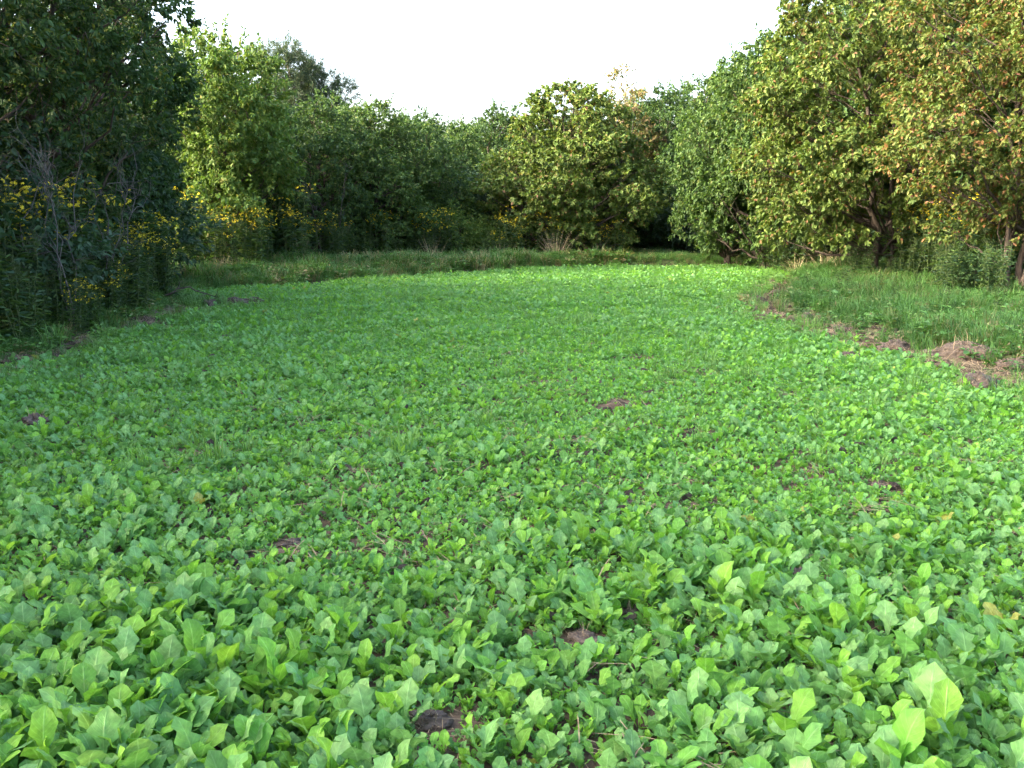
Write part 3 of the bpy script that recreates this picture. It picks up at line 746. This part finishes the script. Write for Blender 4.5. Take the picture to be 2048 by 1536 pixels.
def crop_points():
    rng = np.random.default_rng(310)
    P = []
    cell = .042
    gx = np.arange(-8, 9, cell); gy = np.arange(.6, 29.2, cell)
    x, y = np.meshgrid(gx, gy); x = x.ravel() + rng.uniform(-.031, .031, x.size); y = y.ravel() + rng.uniform(-.031, .031, y.size)
    d = field_d(x, y) + wob(x, y) * .8
    dens = .93 + .35 * n2(x, y, 1.3, 2.0) - .9 * np.clip(n2(x, y, 2.6, 11.0) - .42, 0, 1) - .25 * np.exp(-((x - .9) / 1.6) ** 2 - ((y - 9.0) / 2.2) ** 2)
    dens = np.where(d < .5, dens * .55, dens)
    keep = (np.abs(x) < .72 * y + 1.6) & (d > .12) & (rng.random(len(x)) < dens)
    for px, Y, r, st, lab in CLODS:                          # no plants growing out of the clods or just before them
        cx = X(px, Y, 0)
        keep &= ~((np.hypot((x - cx) / 1.25, y - Y) < r * 1.05) | ((np.abs(x - cx) < r * .9) & (y < Y) & (y > Y - .16 - r * .5)))
    strip = (x > X(400, 16.8)) & (x < X(530, 16.8)) & (np.abs(y - 16.9) < .35)
    keep &= ~(strip & (rng.random(len(x)) < .85))
    # strip of bare soil along the right edge
    keep &= ~((edge_r(y) - x < .75 + .5 * n2(x, y, 2.1)) & (y > 9) & (rng.random(len(x)) < .3))
    keep &= ~((edge_r(y) - x < .32 + .3 * n2(x, y, 1.4, 3.0)) & (y > 8.5) & (y < 24) & (rng.random(len(x)) < .86))
    keep &= ~((x - edge_l(y) < .25 + .25 * n2(x, y, 1.4, 1.0)) & (y > 9) & (rng.random(len(x)) < .85))
    x, y = x[keep], y[keep]
    pb = np.clip(.24 + .26 * n2(x, y, 1.1, 9.0) + .22 * np.clip((4.2 - y) / 1.5, 0, 1), .08, .6)
    sz = np.where(rng.random(len(x)) < pb, rng.uniform(.55, 1.0, len(x)), rng.uniform(.28, .55, len(x)))
    sz *= (1 + .34 * n2(x, y, 1.5, 2.0) + .16 * n2(x, y, 3.9, 6.0)) * (1 - .34 * np.exp(-((x - .9) / 1.5) ** 2 - ((y - 9.5) / 3.5) ** 2))
    kind = (rng.random(len(x)) < (.32 + .2 * n2(x, y, .5, 4.0) + .3 * np.exp(-((x - .9) / 1.6) ** 2 - ((y - 9.5) / 4.5) ** 2))).astype(int)
    return x, y, H(x, y) - .008, np.clip(sz, .22, 1.02) * np.interp(y, [2.8, 5.5], [.82, .54]), kind, rng
cx, cyy, cz, csz, ckind, crng = crop_points()
CROPC[0] += [tuple(c) for c in CROPC[0]] * 50 + [(.24, .27, .06)]
base = np.array([CROPC[k][crng.integers(len(CROPC[k]))] for k in ckind]) * crng.uniform(.85, 1.15, (len(cx), 1))
dist = np.hypot(cx, cyy)
inview = (np.abs(cx) < .545 * (cyy * .985 + .25)) & (cyy > 2.25)
order = np.argsort(np.where(inview, cyy, 1e9))[:300]
near = np.zeros(len(cx), bool); near[order] = True
for i in order:
    k = int(ckind[i])
    u = cx[i] / (cyy[i] * .985 + .27) / .512
    zone = ('at the far left', 'left of centre', 'in the middle', 'right of centre', 'at the far right')[int(np.clip((u + 1) * 2.5, 0, 4))]
    deep = 'of the nearest row' if cyy[i] < 2.72 else 'just behind the nearest row'
    big = 'large ' if csz[i] > .44 else 'small '
    look = big + ('bluish green lobed-leaf brassica plant' if k == 0 else 'bright yellow-green oval-leaf mustard plant')
    lab = look + ' ' + zone + ' ' + deep
    e = empty('brassica_plant' if k == 0 else 'mustard_plant', (cx[i], cyy[i], cz[i]), 0, float(csz[i]))
    tag(e, lab, 'crop plant', lab.replace(' plant', ' plants'))
    for a, s, tl in plant_leaves(crng, k):
        o = mesh_obj('leaf', NEARLEAF[k][crng.integers(14)], e)
        o.rotation_euler = (0, tl, a); o.scale = (s, s, s)
        c = base[i] * crng.uniform(.85, 1.18); o['tint'] = (float(c[0]), float(c[1]), float(c[2]))
fx = crng.uniform(-8, 8, 360000); fy = crng.uniform(.8, 29, 360000)
fk = (np.abs(fx) < .72 * fy + 1.6) & (field_d(fx, fy) + wob(fx, fy) * .8 > .25) & (crng.random(len(fx)) < .75 + .4 * n2(fx, fy, 1.6, 5.0) - 2.2 * np.clip(n2(fx, fy, 2.6, 11.0) - .42, 0, 1)) & ~((edge_r(fy) - fx < .5) & (fy > 8) & (crng.random(len(fx)) < .85))
for px, Y, r, st, lab in CLODS: fk &= np.hypot((fx - X(px, Y, 0)) / 1.25, fy - Y) > r
fx, fy = fx[fk], fy[fk]
fkind = (crng.random(len(fx)) < .45).astype(int)
cx = np.concatenate([cx, fx]); cyy = np.concatenate([cyy, fy]); cz = np.concatenate([cz, H(fx, fy) - .006])
csz = np.concatenate([csz, crng.uniform(.14, .30, len(fx))]); ckind = np.concatenate([ckind, fkind]); near = np.concatenate([near, np.zeros(len(fx), bool)])
base = np.concatenate([base, np.array([CROPC[k][crng.integers(3)] for k in fkind]) * crng.uniform(.9, 1.25, (len(fx), 1))])
f = ~near
scatter('crop_plants', np.stack([cx[f], cyy[f], cz[f]], 1), ckind[f] * 10 + crng.integers(0, 10, f.sum()),
        np.stack([crng.normal(0, .07, f.sum()), crng.normal(0, .07, f.sum()), crng.uniform(0, 6.28, f.sum())], 1), csz[f], base[f], crop_src,
        'dense low green brassica crop covering the field behind the front rows')

# ------------------------------------------------------------------ grass
grass_src = bpy.data.collections.new('grass_source')
for g in range(6):
    rng = np.random.default_rng(400 + g); V, Q, k = [], [], 0
    for i in range(34):
        a = rng.uniform(0, 6.28); r = .11 * rng.random() ** .6
        b = np.array([r * math.cos(a), r * math.sin(a), -.01]); h = rng.uniform(.12, .32); ln = rng.uniform(.3, .9) * h
        an = a + rng.normal(0, .8); d = np.array([math.cos(an), math.sin(an), 0]); w = np.array([-d[1], d[0], 0]) * rng.uniform(.003, .0055)
        pts = [b, b + d * ln * .18 + [0, 0, h * .55], b + d * ln * .55 + [0, 0, h * .92], b + d * ln + [0, 0, h * .8]]
        for p_, ww in zip(pts, (1, .9, .65, .1)): V += [p_ - w * ww, p_ + w * ww]
        Q += [[k, k + 1, k + 3, k + 2], [k + 2, k + 3, k + 5, k + 4], [k + 4, k + 5, k + 7, k + 6]]; k += 8
    me = build('grass_tuft', np.array(V), np.array(Q), M_GRASS, smooth=True)
    grass_src.objects.link(bpy.data.objects.new('grass_tuft_%d' % g, me))
for g in range(3):
    rng = np.random.default_rng(430 + g); m = 26
    B = np.stack([rng.normal(0, .07, m), rng.normal(0, .07, m), rng.uniform(.02, .2, m)], 1); an = rng.uniform(0, 6.28, m)
    V, Q, c = leaves(B, np.stack([np.cos(an), np.sin(an), rng.uniform(-.1, .6, m)], 1), rng, .085, .5, [((.1, .1, .1), 1)], np.zeros(m, int), up=1.4, quadbend=.2)
    me = build('low_leafy_tuft', V, Q, M_GRASS)
    grass_src.objects.link(bpy.data.objects.new('low_leafy_tuft_%d' % g, me))
def grass():
    rng = np.random.default_rng(410)
    n = 95000
    x = rng.uniform(-10, 12, n); y = rng.uniform(6, 38, n)
    d = field_d(x, y) + wob(x, y) * .8
    fade = np.clip(1.15 - np.clip(-d - 1.8, 0, None) / 2.5, 0, 1)
    far = (y > 26) & (x > 0) & (x < 9)
    p = np.where(d < -.12, fade, np.where(far, .5, .0))
    p = np.where((d > .1) & (d < .8), .12, p)
    p = np.where(d > .8, .01 + .06 * np.clip(n2(x, y, .6, 1.0), 0, 1), p)
    p = np.where((np.abs(x - edge_r(y) - .1) < .38 + .2 * n2(x, y, 1.9, 2.0)) & (y < 24), .10, p)
    keep = rng.random(n) < p
    x, y, d = x[keep], y[keep], d[keep]
    s = np.clip(rng.normal(1.0, .25, len(x)) + .42 * n2(x, y, 1.5, 6.0), .35, 1.9)
    s = np.where(d > 0, s * .5, s * .66)
    s = np.where((y > 28.5) & (x > 2) & (x < 8), s * .6, s)
    cols = np.array([(.070, .165, .038), (.092, .20, .040), (.060, .140, .038), (.13, .16, .05), (.20, .16, .08)])
    c = cols[rng.choice(5, len(x), p=(.33, .33, .18, .12, .04))] * rng.uniform(.8, 1.2, (len(x), 1))
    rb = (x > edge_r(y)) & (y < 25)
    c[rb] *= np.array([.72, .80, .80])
    fr = (d < -.1) & (y > 21) & (x < 5)
    s[fr] *= 1.45
    hay = fr & (rng.random(len(x)) < .16)
    c[hay] = np.array([.24, .21, .11]) * rng.uniform(.8, 1.2, (int(hay.sum()), 1))
    c[d > .3] = cols[1] * rng.uniform(.9, 1.3, (int((d > .3).sum()), 1))
    m = len(x)
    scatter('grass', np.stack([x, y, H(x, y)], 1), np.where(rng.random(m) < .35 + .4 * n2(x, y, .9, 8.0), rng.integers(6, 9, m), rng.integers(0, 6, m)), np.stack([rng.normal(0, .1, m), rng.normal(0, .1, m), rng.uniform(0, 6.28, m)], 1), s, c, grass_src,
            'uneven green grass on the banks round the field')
grass()

# ------------------------------------------------------------------ crumbs of soil and bits of straw
crumb_src = bpy.data.collections.new('crumb_source')
for g in range(5):
    rng = np.random.default_rng(500 + g); nu, nv = 7, 5
    U_, V_ = np.meshgrid(np.linspace(0, 2 * np.pi, nu, endpoint=False), np.linspace(.1, np.pi * .8, nv))
    d_ = np.stack([np.sin(V_) * np.cos(U_), np.sin(V_) * np.sin(U_), np.cos(V_)], -1) * rng.uniform(.65, 1.25, (nv, nu, 1)) * np.array([1.2, .9, .7])
    i = np.arange(nv - 1)[:, None] * nu; j = np.arange(nu)[None]; j2 = (j + 1) % nu
    me = build('crumb', d_.reshape(-1, 3), [np.stack([i + j, i + nu + j, i + nu + j2, i + j2], -1).reshape(-1, 4), np.arange(nu)[None, ::-1]], M_CLOD)
    crumb_src.objects.link(bpy.data.objects.new('crumb_%d' % g, me))
straw_src = bpy.data.collections.new('straw_source')
for g in range(4):
    rng = np.random.default_rng(520 + g); V, Q, k = [], [], 0
    for q in range(7):
        a = rng.uniform(0, 6.28); c = np.array([rng.normal(0, .06), rng.normal(0, .06), .012 + .02 * rng.random()]); l = rng.uniform(.04, .14); d_ = np.array([math.cos(a), math.sin(a), rng.normal(0, .15)]) * l; w = np.array([-math.sin(a), math.cos(a), 0]) * .0016
        mid = c + np.array([0, 0, .01])
        V += [c - d_ - w, c - d_ + w, mid - w, mid + w, c + d_ - w, c + d_ + w]; Q += [[k, k + 1, k + 3, k + 2], [k + 2, k + 3, k + 5, k + 4]]; k += 6
    straw_src.objects.link(bpy.data.objects.new('straw_%d' % g, build('straw_bits', np.array(V), np.array(Q), M_STRAW)))
def litter():
    rng = np.random.default_rng(530)
    y1 = rng.uniform(8, 24, 2600); x1 = edge_r(y1) - .1 + rng.normal(0, .32, 2600)
    y2 = rng.uniform(9, 17, 700); x2 = edge_l(y2) + rng.normal(.1, .25, 700)
    y3 = rng.uniform(2, 14, 5000); x3 = rng.uniform(-1, 1, 5000) * (.7 * y3 + 1)
    x = np.concatenate([x1, x2, x3]); y = np.concatenate([y1, y2, y3])
    ok = field_d(x, y) > -.6; x, y = x[ok], y[ok]; n = len(x)
    s_ = .012 + .035 * rng.random(n) ** 3
    scatter('soil_crumbs', np.stack([x, y, H(x, y)], 1), rng.integers(0, 5, n), rng.uniform(0, 6.28, (n, 3)) * np.array([.15, .15, 1]), s_, np.ones((n, 3)) * .1, crumb_src, 'small crumbs of brown soil strewn along the field edges and between plants')
    pick = rng.random(n) < np.where(field_d(x, y) > .8, .12, .45); m = int(pick.sum())
    scatter('straw_litter', np.stack([x[pick] + rng.normal(0, .05, m), y[pick], H(x[pick], y[pick])], 1), rng.integers(0, 4, m), np.stack([np.zeros(m), np.zeros(m), rng.uniform(0, 6.28, m)], 1), rng.uniform(.6, 1.3, m), np.ones((m, 3)) * .1, straw_src, 'thin dry straw bits lying on the soil along the field edges')
litter()
